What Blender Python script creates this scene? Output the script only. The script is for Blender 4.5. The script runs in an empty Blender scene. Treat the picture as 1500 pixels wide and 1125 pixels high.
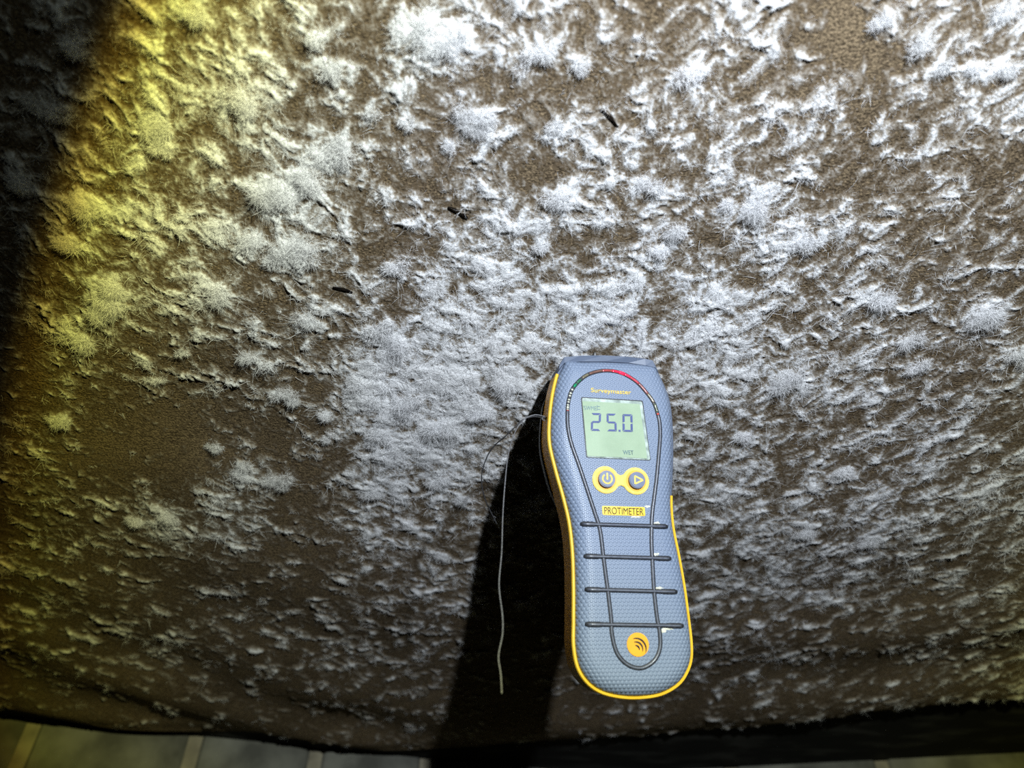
import bpy, bmesh, math, random
import numpy as np
from mathutils import Vector, Matrix

rng = np.random.default_rng(7)
random.seed(7)
scene = bpy.context.scene
COL = scene.collection

# ------------------------------------------------------------------ camera
F = 1127.0                      # focal length in pixels of the 1500 x 1125 frame
CX, CY = 750.0, 562.5
CAM_Z = 0.60                    # camera height above the ground
PITCH = math.radians(45)
Z0 = 0.452                      # distance to the ceiling along the view axis
SP, CP = math.sin(PITCH), math.cos(PITCH)
CEIL_Z = CAM_Z + Z0 * SP

cam_d = bpy.data.cameras.new('camera')
cam = bpy.data.objects.new('camera', cam_d)
COL.objects.link(cam)
cam.location = (0, 0, CAM_Z)
cam.rotation_euler = (math.radians(90) + PITCH, 0, 0)
cam_d.sensor_fit = 'HORIZONTAL'
cam_d.sensor_width = 36.0
cam_d.lens = 36.0 * F / 1500.0
cam_d.clip_start = 0.01
cam_d.clip_end = 50
cam_d.dof.use_dof = True
cam_d.dof.focus_distance = 0.425
cam_d.dof.aperture_fstop = 7.0
scene.camera = cam


def c2w(p):
    """camera coordinates (right, up, forward) to the world"""
    x, y, z = p
    return Vector((x, z * CP - y * SP, CAM_Z + z * SP + y * CP))


def ray(px, py):
    return Vector(((px - CX) / F, (CY - py) / F, 1.0))


def ceil_pt(px, py, lift=0.0):
    """the point of the ceiling plane (or a plane lift above it) seen at a pixel: world x, y"""
    v = (CY - py) / F
    z = (Z0 + lift / SP) / (1 + v)
    w = c2w(ray(px, py) * z)
    return w.x, w.y


# ------------------------------------------------------------------ world, light, exposure
world = bpy.data.worlds.new('world')
scene.world = world
world.use_nodes = True
bg = world.node_tree.nodes['Background']
bg.inputs[0].default_value = (0.75, 0.85, 1.0, 1)
bg.inputs[1].default_value = 0.006

TORCH = c2w((0.14, 0.205, -0.07))
AX, AY = 0.075, -0.26
TORCH_AIM = c2w((0.14 - AX, 0.205 + AY, 0.93))
TORCH_POWER = 23.5
tl = bpy.data.lights.new('torch', 'SPOT')
tl.energy = TORCH_POWER
tl.color = (1, 1, 1)
tl.spot_size = math.radians(170)
tl.spot_blend = 0.0
tl.shadow_soft_size = 0.006
torch = bpy.data.objects.new('torch', tl)
COL.objects.link(torch)
torch.location = TORCH
torch.rotation_euler = (TORCH_AIM - TORCH).to_track_quat('-Z', 'Y').to_euler()
# beam profile of the torch: cool core, yellow fringe at the rim, faint spill outside
tl.use_nodes = True
nt = tl.node_tree
for n in list(nt.nodes):
    nt.nodes.remove(n)
out = nt.nodes.new('ShaderNodeOutputLight')
em = nt.nodes.new('ShaderNodeEmission')
tc = nt.nodes.new('ShaderNodeTexCoord')
sep = nt.nodes.new('ShaderNodeSeparateXYZ')
ab = nt.nodes.new('ShaderNodeMath'); ab.operation = 'ABSOLUTE'
ac = nt.nodes.new('ShaderNodeMath'); ac.operation = 'ARCCOSINE'
mr = nt.nodes.new('ShaderNodeMath'); mr.operation = 'DIVIDE'
mr.inputs[1].default_value = math.radians(60)
ramp = nt.nodes.new('ShaderNodeValToRGB')
nt.links.new(tc.outputs['Normal'], sep.inputs[0])
nt.links.new(sep.outputs[2], ab.inputs[0])
nt.links.new(ab.outputs[0], ac.inputs[0])
nt.links.new(ac.outputs[0], mr.inputs[0])
nt.links.new(mr.outputs[0], ramp.inputs[0])
nt.links.new(ramp.outputs[0], em.inputs[0])
nt.links.new(em.outputs[0], out.inputs[0])
EDGE = 34.2                     # half angle of the beam, degrees
cr = ramp.color_ramp
stops = [(0.0, (0.83, 0.905, 1.0)), (EDGE - 16, (0.85, 0.925, 1.0)), (EDGE - 9, (0.93, 0.99, 0.84)),
         (EDGE - 5, (1.0, 1.0, 0.45)), (EDGE - 1.8, (0.92, 0.90, 0.19)), (EDGE - 0.6, (0.62, 0.48, 0.08)),
         (EDGE + 0.4, (0.036, 0.040, 0.034)), (EDGE + 10, (0.020, 0.024, 0.022))]
while len(cr.elements) < len(stops):
    cr.elements.new(0.5)
for e, (a, c) in zip(cr.elements, stops):
    e.position = a / 60.0
for e, (a, c) in zip(cr.elements, stops):
    e.color = (*c, 1)

scene.cycles.use_denoising = False
scene.view_settings.view_transform = 'Standard'
scene.view_settings.look = 'None'
scene.view_settings.exposure = 0.0
scene.view_settings.gamma = 1.0
scene.view_settings.use_curve_mapping = False


# ------------------------------------------------------------------ helpers
def tag(o, label=None, cat=None, group=None, kind=None):
    if label: o['label'] = label
    if cat: o['category'] = cat
    if group: o['group'] = group
    if kind: o['kind'] = kind
    return o


def link_mesh(name, me, mat, parent=None, smooth=False):
    o = bpy.data.objects.new(name, me)
    COL.objects.link(o)
    if mat: me.materials.append(mat)
    if parent: o.parent = parent
    if smooth:
        me.polygons.foreach_set('use_smooth', np.ones(len(me.polygons), dtype=bool))
    return o


def mesh_py(name, verts, faces, mat, parent=None, smooth=False):
    me = bpy.data.meshes.new(name)
    me.from_pydata([tuple(v) for v in verts], [], faces)
    me.update()
    bm = bmesh.new(); bm.from_mesh(me)
    bmesh.ops.recalc_face_normals(bm, faces=bm.faces)
    bm.to_mesh(me); bm.free()
    return link_mesh(name, me, mat, parent, smooth)


def mesh_np(name, verts, tris, mat, parent=None, smooth=False, n=3):
    """big mesh from numpy arrays, n corners per face"""
    me = bpy.data.meshes.new(name)
    nv, nf = len(verts), len(tris)
    me.vertices.add(nv)
    me.vertices.foreach_set('co', np.asarray(verts, dtype=np.float32).ravel())
    me.loops.add(nf * n)
    me.loops.foreach_set('vertex_index', np.asarray(tris, dtype=np.int32).ravel())
    me.polygons.add(nf)
    me.polygons.foreach_set('loop_start', np.arange(0, nf * n, n, dtype=np.int32))
    me.polygons.foreach_set('loop_total', np.full(nf, n, dtype=np.int32))
    me.update(calc_edges=True)
    me.validate()
    return link_mesh(name, me, mat, parent, smooth)


def new_mat(name, color=(0.5, 0.5, 0.5), rough=0.5, spec=0.5, metallic=0.0, coat=0.0):
    m = bpy.data.materials.new(name)
    m.use_nodes = True
    b = m.node_tree.nodes['Principled BSDF']
    b.inputs['Base Color'].default_value = (*color, 1)
    b.inputs['Roughness'].default_value = rough
    b.inputs['Specular IOR Level'].default_value = spec
    b.inputs['Metallic'].default_value = metallic
    b.inputs['Coat Weight'].default_value = coat
    return m, m.node_tree, b


def nd(t, kind, **kw):
    n = t.nodes.new(kind)
    for k, v in kw.items():
        setattr(n, k, v)
    return n


def vary(t, b, c1, c2, scale, detail=4, bump=0.0, dist=0.001, stretch=(1, 1, 1), lo=0.35, hi=0.65):
    """procedural colour variation and bump on object coordinates"""
    tc = nd(t, 'ShaderNodeTexCoord')
    mp = nd(t, 'ShaderNodeMapping'); mp.inputs['Scale'].default_value = stretch
    no = nd(t, 'ShaderNodeTexNoise')
    no.inputs['Scale'].default_value = scale; no.inputs['Detail'].default_value = detail
    r = nd(t, 'ShaderNodeValToRGB')
    r.color_ramp.elements[0].position = lo; r.color_ramp.elements[1].position = hi
    r.color_ramp.elements[0].color = (*c1, 1); r.color_ramp.elements[1].color = (*c2, 1)
    t.links.new(tc.outputs['Object'], mp.inputs[0]); t.links.new(mp.outputs[0], no.inputs[0])
    t.links.new(no.outputs[0], r.inputs[0]); t.links.new(r.outputs[0], b.inputs['Base Color'])
    if bump:
        bp = nd(t, 'ShaderNodeBump'); bp.inputs['Strength'].default_value = bump
        bp.inputs['Distance'].default_value = dist
        t.links.new(no.outputs[0], bp.inputs['Height']); t.links.new(bp.outputs[0], b.inputs['Normal'])
    return r


# numpy gradient noise ------------------------------------------------------
_perm = rng.permutation(4096).astype(np.int64)
_ang = rng.uniform(0, 2 * np.pi, 4096)
_gx, _gy = np.cos(_ang), np.sin(_ang)


def perlin(x, y, seed=0):
    xi = np.floor(x).astype(np.int64); yi = np.floor(y).astype(np.int64)
    xf = x - xi; yf = y - yi
    u = xf * xf * xf * (xf * (xf * 6 - 15) + 10)
    v = yf * yf * yf * (yf * (yf * 6 - 15) + 10)

    def g(ix, iy, dx, dy):
        h = _perm[(_perm[(ix + seed * 131) & 4095] + iy) & 4095]
        return _gx[h] * dx + _gy[h] * dy
    a = g(xi, yi, xf, yf); b = g(xi + 1, yi, xf - 1, yf)
    c = g(xi, yi + 1, xf, yf - 1); d = g(xi + 1, yi + 1, xf - 1, yf - 1)
    return ((a + u * (b - a)) * (1 - v) + (c + u * (d - c)) * v) * 1.5


def fbm(x, y, octaves=3, seed=0, gain=0.55):
    s = np.zeros_like(x); a = 1.0; n = 0.0
    for i in range(octaves):
        s += a * perlin(x * 2.03 ** i, y * 2.03 ** i, seed + i * 7)
        n += a; a *= gain
    return s / n


def sstep(a, b, x):
    t = np.clip((x - a) / (b - a), 0, 1)
    return t * t * (3 - 2 * t)


# ------------------------------------------------------------------ ceiling shape
def interp_curve(pts):
    xs = np.array([p[0] for p in pts]); ys = np.array([p[1] for p in pts])
    o = np.argsort(xs); xs, ys = xs[o], ys[o]
    return lambda x: np.interp(x, xs, ys)


# far edge of the mouldy sheet, and of the dark board beyond it (world x -> world y)
edge1 = interp_curve([ceil_pt(*p, 0.006) for p in [(-300, 1010), (0, 1038), (150, 1056), (300, 1072), (420, 1083), (560, 1094), (700, 1098),
                                            (860, 1090), (1000, 1082), (1120, 1062), (1230, 1047), (1360, 1036), (1500, 1024), (1800, 1000)]])
edge2 = interp_curve([ceil_pt(*p, 0.012) for p in [(-300, 1018), (0, 1045), (300, 1078), (630, 1112), (900, 1132), (1200, 1130), (1500, 1113), (1800, 1085)]])


def sag(x, y):
    """how far the sheet hangs below the flat ceiling (m)"""
    e = edge1(x) - y
    far = sstep(0.45, 0.02, e)
    s = 0.004 * fbm(x * 5, y * 5, 2, 50)
    s = s + far * (0.0042 * np.sin((y + 0.9 * x * x - 0.35 * x) * 34 + 2.0 * perlin(x * 3, y * 3, 60)) + 0.004 * perlin(x * 4, y * 10, 61))
    s = s - 0.006 * sstep(0.03, 0.0, e)
    return s


DENS = np.array([
    [.40, .40, .50, .50, .45, .40, .60, .48, .42, .36, .46, .42, .15, .42, .46],
    [.40, .40, .52, .55, .45, .50, .50, .36, .44, .42, .50, .42, .40, .38, .55],
    [.40, .50, .50, .52, .60, .42, .35, .45, .55, .52, .50, .50, .36, .46, .32],
    [.40, .55, .52, .55, .52, .42, .50, .62, .45, .48, .46, .55, .46, .38, .42],
    [.40, .60, .50, .46, .40, .50, .68, .72, .72, .66, .66, .52, .48, .45, .46],
    [.30, .32, .28, .40, .40, .80, .85, .72, .62, .62, .72, .55, .55, .40, .46],
    [.38, .12, .02, .22, .25, .70, .80, .50, .50, .52, .56, .46, .46, .52, .46],
    [.32, .42, .50, .56, .25, .58, .50, .45, .50, .50, .56, .52, .52, .52, .46],
    [.38, .30, .26, .28, .30, .40, .46, .40, .40, .45, .52, .55, .50, .38, .36],
    [.32, .34, .34, .30, .36, .40, .36, .30, .30, .30, .34, .38, .20, .34, .39],
    [.15, .16, .16, .16, .16, .24, .26, .20, .20, .22, .26, .28, .30, .30, .30]])


def density(x, y):
    """how thickly the mould covers a place of the ceiling"""
    zc = (y / CP + Z0) / 2
    u = x / zc; v = Z0 / zc - 1
    gx = np.clip((u * F + CX - 50) / 100, 0, 13.999); gy = np.clip((CY - v * F - 50) / 100, 0, 9.999)
    i = gx.astype(int); j = gy.astype(int); fx = gx - i; fy = gy - j
    fx = fx * fx * (3 - 2 * fx); fy = fy * fy * (3 - 2 * fy)
    return (DENS[j, i] * (1 - fx) + DENS[j, i + 1] * fx) * (1 - fy) + (DENS[j + 1, i] * (1 - fx) + DENS[j + 1, i + 1] * fx) * fy


# thick cottony tufts: pixel, radius in pixels
TUFTS = [(620, 35, 26), (648, 62, 30), (675, 50, 20), (690, 172, 26), (718, 178, 22), (705, 195, 16), (355, 158, 34), (395, 285, 34),
         (450, 262, 32), (365, 350, 24), (430, 362, 34), (402, 375, 18), (318, 428, 26), (165, 430, 36), (150, 455, 22), (225, 185, 26),
         (240, 215, 18), (575, 386, 22), (450, 468, 20), (568, 485, 26), (585, 505, 22), (785, 75, 28), (1012, 108, 26), (1100, 298, 32),
         (790, 358, 17), (1188, 356, 20), (814, 185, 20), (815, 290, 24), (950, 268, 22), (1440, 463, 34), (1490, 520, 26), (1350, 62, 24),
         (1375, 98, 18), (1290, 30, 22), (1455, 100, 22), (1465, 15, 22), (1420, 98, 16), (1150, 553, 26), (1285, 448, 28), (375, 524, 22),
         (212, 530, 11), (226, 557, 13), (268, 513, 10), (405, 575, 20), (430, 588, 16), (475, 605, 13), (488, 635, 12), (315, 655, 16),
         (355, 690, 26), (400, 702, 28), (110, 498, 24), (85, 617, 17), (480, 100, 24), (460, 55, 18), (290, 20, 24), (845, 100, 16),
         (1170, 355, 14), (985, 345, 24), (965, 370, 22), (520, 560, 20), (595, 590, 26), (560, 640, 22), (655, 625, 28), (700, 600, 24),
         (740, 560, 22), (550, 720, 18), (640, 705, 18), (680, 730, 14), (200, 765, 18), (245, 755, 20), (1230, 690, 18), (1270, 790, 18),
         (1180, 775, 18), (480, 640, 8), (690, 655, 9), (660, 215, 12), (595, 175, 14), (540, 165, 14), (1090, 640, 16), (1060, 300, 14),
         (1330, 500, 22), (1340, 540, 20), (120, 300, 26), (90, 350, 22), (60, 150, 30), (110, 60, 26), (30, 260, 26), (480, 230, 26), (500, 210, 18)]
tuft_w = []
for px, py, r in TUFTS:
    x, y = ceil_pt(px, py)
    v = (CY - py) / F
    tuft_w.append((x, y, r * Z0 / (1 + v) / F))


def mould_amount(x, y):
    D = density(x, y) + 0.11
    bx = x + 0.006 * perlin(x * 60, y * 60, 3); by = y + 0.006 * perlin(x * 60, y * 60, 4)
    q = by + 0.7 * x * x
    n1 = fbm(bx * 42, q * 46, 2, 10)
    n2 = fbm(bx * 120, q * 135, 2, 20)
    n3 = fbm(bx * 300, q * 330, 2, 24)
    rd = 1 - 2.4 * np.abs(perlin(bx * 260 + 1.5 * n2, q * 290, 30))
    rd2 = 1 - 2.4 * np.abs(perlin(bx * 520, q * 560 + 1.5 * n2, 31))
    fr = sstep(0.35, 0.75, y)
    f = (0.46 + 0.2 * fr) * n1 + (0.62 + 0.16 * fr) * n2 + (0.36 - 0.22 * fr) * n3 + (0.16 - 0.08 * fr) * (rd - 0.35) + (0.14 - 0.10 * fr) * (rd2 - 0.35)
    f = f + 1.35 * (D - 0.53)
    for tx, ty, tr in tuft_w:
        d2 = ((x - tx) ** 2 + (y - ty) ** 2) / (tr * tr)
        near = d2 < 3
        if near.any():
            f[near] += 0.42 * np.exp(-d2[near] * 1.5)
    m = sstep(-0.24, 0.66, f)
    h = 0.0003 + (0.0019 + 0.0012 * fr) * np.clip(n1 + 0.4 * n2 + 0.3, 0, 1) + 0.0002 * n3 + 0.00012 * rd * m
    return m, h * m


def fan(y0, y1f, nrow, ncol):
    """grid over the ceiling, finer where it is near"""
    t = np.linspace(0, 1, nrow)
    k = 1.15
    t = (np.exp(k * t) - 1) / (math.exp(k) - 1)
    T, S = np.meshgrid(t, np.linspace(-1, 1, ncol), indexing='ij')
    X = np.zeros_like(T); Y = np.zeros_like(T)
    Yg = y0 + (0.95 - y0) * T
    for _ in range(4):
        zc = (Yg / CP + Z0) / 2
        hw = 0.665 * zc * 1.16 + 0.01
        A = np.abs(S)
        X = np.sign(S) * np.where(A < 0.86, A / 0.86 * hw, hw + np.clip((A - 0.86) / 0.14, 0, 1) * hw * 0.163 + np.clip((A - 0.86) / 0.14, 0, 1) ** 2 * 0.32)
        Yg = y0 + (y1f(X) - y0) * T
    return X, Yg


def grid_faces(nr, nc):
    i = np.arange(nr * nc).reshape(nr, nc)
    return np.stack([i[:-1, :-1], i[:-1, 1:], i[1:, 1:], i[1:, :-1]], -1).reshape(-1, 4)


# materials of the setting
M_wood, t, b = new_mat('brown_board', (0.09, 0.062, 0.036), 0.85, 0.15)
tc_ = nd(t, 'ShaderNodeTexCoord'); mp = nd(t, 'ShaderNodeMapping'); mp.inputs['Scale'].default_value = (60, 220, 60)
n1 = nd(t, 'ShaderNodeTexNoise'); n1.inputs['Scale'].default_value = 4.0; n1.inputs['Detail'].default_value = 5; n1.inputs['Distortion'].default_value = 0.5
n2 = nd(t, 'ShaderNodeTexNoise'); n2.inputs['Scale'].default_value = 900; n2.inputs['Detail'].default_value = 3
n3 = nd(t, 'ShaderNodeTexNoise'); n3.inputs['Scale'].default_value = 14; n3.inputs['Detail'].default_value = 4
mx = nd(t, 'ShaderNodeMath', operation='ADD'); md = nd(t, 'ShaderNodeMath', operation='MULTIPLY_ADD')
md.inputs[1].default_value = 0.5
r = nd(t, 'ShaderNodeValToRGB')
r.color_ramp.elements[0].position = 0.62; r.color_ramp.elements[0].color = (0.062, 0.044, 0.026, 1)
r.color_ramp.elements[1].position = 1.15 / 1.3; r.color_ramp.elements[1].color = (0.27, 0.20, 0.12, 1)
t.links.new(tc_.outputs['Object'], mp.inputs[0]); t.links.new(mp.outputs[0], n1.inputs[0])
t.links.new(tc_.outputs['Object'], n2.inputs[0]); t.links.new(tc_.outputs['Object'], n3.inputs[0])
t.links.new(n1.outputs[0], md.inputs[0]); t.links.new(n2.outputs[0], md.inputs[2])
md2 = nd(t, 'ShaderNodeMath', operation='MULTIPLY_ADD'); md2.inputs[1].default_value = 0.35
t.links.new(n3.outputs[0], md2.inputs[0]); t.links.new(md.outputs[0], md2.inputs[2])
sc_ = nd(t, 'ShaderNodeMath', operation='DIVIDE'); sc_.inputs[1].default_value = 1.3
t.links.new(md2.outputs[0], sc_.inputs[0]); t.links.new(sc_.outputs[0], r.inputs[0]); t.links.new(r.outputs[0], b.inputs['Base Color'])
bp = nd(t, 'ShaderNodeBump'); bp.inputs['Strength'].default_value = 0.8; bp.inputs['Distance'].default_value = 0.0012
t.links.new(md.outputs[0], bp.inputs['Height']); t.links.new(bp.outputs[0], b.inputs['Normal'])

M_mould, t, b = new_mat('mould_film', (0.8, 0.8, 0.8), 0.95, 0.1)
at = nd(t, 'ShaderNodeAttribute'); at.attribute_name = 'cover'
tc_ = nd(t, 'ShaderNodeTexCoord')
n2 = nd(t, 'ShaderNodeTexNoise'); n2.inputs['Scale'].default_value = 650; n2.inputs['Detail'].default_value = 4; n2.inputs['Roughness'].default_value = 0.65
sub = nd(t, 'ShaderNodeMath', operation='MULTIPLY_ADD'); sub.inputs[1].default_value = 1.5; sub.inputs[2].default_value = -0.75
ad = nd(t, 'ShaderNodeMath', operation='ADD')
r = nd(t, 'ShaderNodeValToRGB')
el = r.color_ramp.elements
el[0].position = 0.05; el[0].color = (0.115, 0.083, 0.050, 1)
el[1].position = 1.0; el[1].color = (0.80, 0.80, 0.80, 1)
e = el.new(0.45); e.color = (0.30, 0.265, 0.22, 1)
e = el.new(0.75); e.color = (0.60, 0.60, 0.60, 1)
t.links.new(tc_.outputs['Object'], n2.inputs[0]); t.links.new(n2.outputs[0], sub.inputs[0])
t.links.new(at.outputs['Fac'], ad.inputs[0]); t.links.new(sub.outputs[0], ad.inputs[1])
t.links.new(ad.outputs[0], r.inputs[0]); t.links.new(r.outputs[0], b.inputs['Base Color'])
bp = nd(t, 'ShaderNodeBump'); bp.inputs['Strength'].default_value = 0.6; bp.inputs['Distance'].default_value = 0.0010
t.links.new(n2.outputs[0], bp.inputs['Height']); t.links.new(bp.outputs[0], b.inputs['Normal'])

M_fibre, t, b = new_mat('mould_threads', (0.84, 0.84, 0.84), 0.9, 0.1)
r_ = vary(t, b, (0.80, 0.80, 0.80), (0.93, 0.93, 0.94), 60)
tr_ = nd(t, 'ShaderNodeBsdfTranslucent'); mix_ = nd(t, 'ShaderNodeMixShader'); mix_.inputs[0].default_value = 0.45
t.links.new(r_.outputs[0], tr_.inputs[0]); t.links.new(b.outputs[0], mix_.inputs[1]); t.links.new(tr_.outputs[0], mix_.inputs[2])
t.links.new(mix_.outputs[0], t.nodes['Material Output'].inputs['Surface'])

# ------------------------------------------------------------------ ceiling
XS, YS = fan(-0.22, edge1, 280, 320)
ZS = CEIL_Z - sag(XS, YS)
ceiling = mesh_np('ceiling', np.stack([XS, YS, ZS], -1).reshape(-1, 3), grid_faces(280, 320), M_wood, None, True, 4)
tag(ceiling, 'brown board ceiling overgrown with white mould', kind='structure')
# small dark splits in the board
M_split, t, b = new_mat('dark_split', (0.006, 0.005, 0.004), 0.95, 0.05)
vary(t, b, (0.004, 0.003, 0.003), (0.012, 0.009, 0.006), 300)
for px, py, L, a in ((893, 172, 0.0058, 0.75), (671, 311, 0.0056, 0.6), (503, 421, 0.0052, 0.35)):
    x, y = ceil_pt(px, py); z = CEIL_Z - float(sag(np.array([x]), np.array([y]))[0])
    n = 9; vs = []; fs = []
    for k in range(n):
        s = -1 + 2 * k / (n - 1); w = L * 0.26 * (1 - s * s) * (0.8 + 0.4 * random.random()) + 0.0001
        for side, dz in ((-1, 0), (0, -0.0016), (1, 0)):
            lx, ly = s * L, side * w
            vs.append((x + lx * math.cos(a) - ly * math.sin(a), y + lx * math.sin(a) + ly * math.cos(a), z + dz + 0.0003))
    for k in range(n - 1):
        for j in range(2):
            fs.append((k * 3 + j, k * 3 + j + 1, k * 3 + j + 4, k * 3 + j + 3))
    mesh_py('split', vs, fs, M_split, ceiling, True)

# dark board beyond the sheet
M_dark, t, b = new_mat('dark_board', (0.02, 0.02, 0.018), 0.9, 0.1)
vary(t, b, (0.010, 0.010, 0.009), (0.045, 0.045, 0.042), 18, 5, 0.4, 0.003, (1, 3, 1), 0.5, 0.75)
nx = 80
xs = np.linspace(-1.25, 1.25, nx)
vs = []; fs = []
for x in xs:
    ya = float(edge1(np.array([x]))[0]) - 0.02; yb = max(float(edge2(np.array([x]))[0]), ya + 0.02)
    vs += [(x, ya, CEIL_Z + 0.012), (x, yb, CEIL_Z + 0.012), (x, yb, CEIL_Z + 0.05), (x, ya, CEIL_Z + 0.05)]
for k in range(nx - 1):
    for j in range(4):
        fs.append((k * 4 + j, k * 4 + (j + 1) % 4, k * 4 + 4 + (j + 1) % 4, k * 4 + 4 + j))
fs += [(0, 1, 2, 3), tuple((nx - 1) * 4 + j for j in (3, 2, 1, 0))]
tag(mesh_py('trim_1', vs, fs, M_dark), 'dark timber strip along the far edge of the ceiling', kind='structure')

# ------------------------------------------------------------------ block walls and ground
M_block, t, b = new_mat('grey_block', (0.3, 0.3, 0.28), 0.9, 0.1)
vary(t, b, (0.09, 0.09, 0.082), (0.20, 0.20, 0.18), 22, 6, 0.5, 0.003)
M_mortar, t, b = new_mat('pale_mortar', (0.5, 0.45, 0.36), 0.95, 0.1)
vary(t, b, (0.19, 0.172, 0.135), (0.32, 0.29, 0.225), 40, 5, 0.5, 0.003)


def block_wall(name, label, pa, pb, joints, zs, joint=0.015):
    """wall through two plan points, its blocks between the given joints (metres from pa)"""
    zt, zb = zs
    pa, pb = Vector(pa), Vector(pb)
    wd = (pb - pa).normalized(); wn = Vector((wd.y, -wd.x)); Lw = (pb - pa).length

    def P(s, d, z): return (pa.x + wd.x * s + wn.x * d, pa.y + wd.y * s + wn.y * d, z)
    vs = [P(0, 0, zb), P(Lw, 0, zb), P(Lw, 0, zt), P(0, 0, zt), P(0, -0.1, zb), P(Lw, -0.1, zb), P(Lw, -0.1, zt), P(0, -0.1, zt)]
    fs = [(0, 1, 2, 3), (4, 7, 6, 5), (0, 4, 5, 1), (1, 5, 6, 2), (2, 6, 7, 3), (3, 7, 4, 0)]
    wall = mesh_py(name, vs, fs, M_mortar)
    tag(wall, label, kind='structure')
    ch = 0.225; ang = math.atan2(wd.y, wd.x)
    z = zt - ch / 2; row = 0
    while z > zb + ch / 2 - 0.03:
        jj = joints if row % 2 == 0 else [0.0] + [(a_ + b_) / 2 for a_, b_ in zip(joints, joints[1:])] + [Lw]
        for a_, b_ in zip(jj, jj[1:]):
            w = b_ - a_ - joint
            if w < 0.02: continue
            bm = bmesh.new()
            bmesh.ops.create_cube(bm, size=1.0, matrix=Matrix.Diagonal((w, 0.02, ch - 0.014, 1)))
            bmesh.ops.bevel(bm, geom=bm.edges[:], offset=0.003, segments=1, affect='EDGES')
            me = bpy.data.meshes.new('block'); bm.to_mesh(me); bm.free()
            o = link_mesh('block', me, M_block, wall)
            o.location = P((a_ + b_) / 2, random.uniform(-0.007, -0.0055), z)
            o.rotation_euler = (random.uniform(-.003, .003), 0, ang + random.uniform(-.004, .004))
        z -= ch; row += 1
    return wall


GAP = 0.012
wa = Vector(ceil_pt(-260, 1022, 0.012)); wb = Vector(ceil_pt(860, 1130, 0.012)); wc = Vector(ceil_pt(1800, 1085, 0.012))
wa.y += GAP; wb.y += GAP; wc.y += GAP
wa = wa - (wb - wa).normalized() * 0.55; wc = wc + (wc - wb).normalized() * 0.5


def joint_at(px, py, pa, pb):
    """distance from pa, along the wall, of the joint seen at a pixel"""
    d = c2w(ray(px, py)) - Vector((0, 0, CAM_Z)); wd = (pb - pa).normalized()
    # plan: pa + s wd = t d
    t_ = (pa.x * wd.y - pa.y * wd.x) / (d.x * wd.y - d.y * wd.x)
    return (Vector((d.x, d.y)) * t_ - pa).dot(wd)


J = [joint_at(px, py, wa, wb) for px, py in ((40, 1085), (282, 1100), (462, 1110), (624, 1118), (800, 1125))] + [(wb - wa).length]
while J[0] > 0.05: J.insert(0, max(0.0, J[0] - 0.23))
block_wall('wall_back', 'grey concrete block wall with pale mortar joints beyond the ceiling edge', wa, wb, J, (CEIL_Z + 0.05, -0.05))
Lr = (wc - wb).length
block_wall('wall_right', 'block wall glimpsed beyond the dark timber at lower right', wb, wc, [Lr * k / 7 for k in range(8)], (CEIL_Z + 0.05, -0.05))
M_soil, t, b = new_mat('ground_soil', (0.06, 0.05, 0.04), 1.0, 0.1)
vary(t, b, (0.035, 0.028, 0.02), (0.09, 0.07, 0.05), 12, 8, 0.8, 0.02)
gv = []; gn = 40
for j in range(gn):
    for i in range(gn):
        x = -3 + 6 * i / (gn - 1); y = -2.2 + 5.5 * j / (gn - 1)
        gv.append((x, y, -0.01 - 0.03 * random.random()))
ground = mesh_np('floor', np.array(gv), grid_faces(gn, gn), M_soil, None, True, 4)
tag(ground, 'bare soil ground below', kind='structure')

# ------------------------------------------------------------------ mould film
NR, NC = 670, 850
X, Y = fan(0.0, edge1, NR, NC)
m, h = mould_amount(X.ravel(), Y.ravel())
e = (edge1(X.ravel()) - Y.ravel())
m = m * sstep(0.0, 0.03, e)
zz = CEIL_Z - sag(X.ravel(), Y.ravel()) - h - 0.00015
V = np.stack([X.ravel(), Y.ravel(), zz], -1)
Fq = grid_faces(NR, NC)
keep = m[Fq].max(1) > 0.06
Fq = Fq[keep]
used = np.zeros(len(V), bool); used[Fq.ravel()] = True
remap = np.cumsum(used) - 1
film = mesh_np('mould_growth', V[used], remap[Fq], M_mould, None, True, 4)
att = film.data.attributes.new('cover', 'FLOAT', 'POINT')
att.data.foreach_set('value', m[used].astype(np.float32))
tag(film, 'white fluffy mould spreading in patches over the brown ceiling', 'mould', kind='stuff')


# fibres ------------------------------------------------------------------
def ribbons(P0, D, L, W, curl, rg):
    """thin tapering ribbons: 3 segments, 5 triangles each"""
    n = len(P0)
    D = D / np.linalg.norm(D, axis=1, keepdims=True)
    side = rg.normal(size=(n, 3)); side -= (side * D).sum(1, keepdims=True) * D
    side /= np.linalg.norm(side, axis=1, keepdims=True)
    bend = np.cross(D, side)
    c = (rg.normal(size=(n, 1)) * curl)
    c2 = (rg.normal(size=(n, 1)) * curl)
    pts = []
    for s in (0.0, 0.34, 0.68, 1.0):
        pts.append(P0 + (D * s + bend * c * s * s + side * c2 * s * s * 0.7) * L[:, None])
    w = W[:, None] * side * 0.5
    verts = np.stack([pts[0] - w, pts[0] + w, pts[1] - w * .9, pts[1] + w * .9, pts[2] - w * .6, pts[2] + w * .6, pts[3]], 1)
    base = (np.arange(n) * 7)[:, None, None]
    tri = np.array([[0, 1, 3], [0, 3, 2], [2, 3, 5], [2, 5, 4], [4, 5, 6]])[None]
    return verts.reshape(-1, 3), (base + tri).reshape(-1, 3)


def sample_field(n, power=1.0):
    """random places on the ceiling, picked by mould amount"""
    prob = m ** power
    # equal numbers per screen area: the fan grid already is denser when near
    cs = np.cumsum(prob); k = np.searchsorted(cs, rg.uniform(0, cs[-1], n))
    return k


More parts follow.
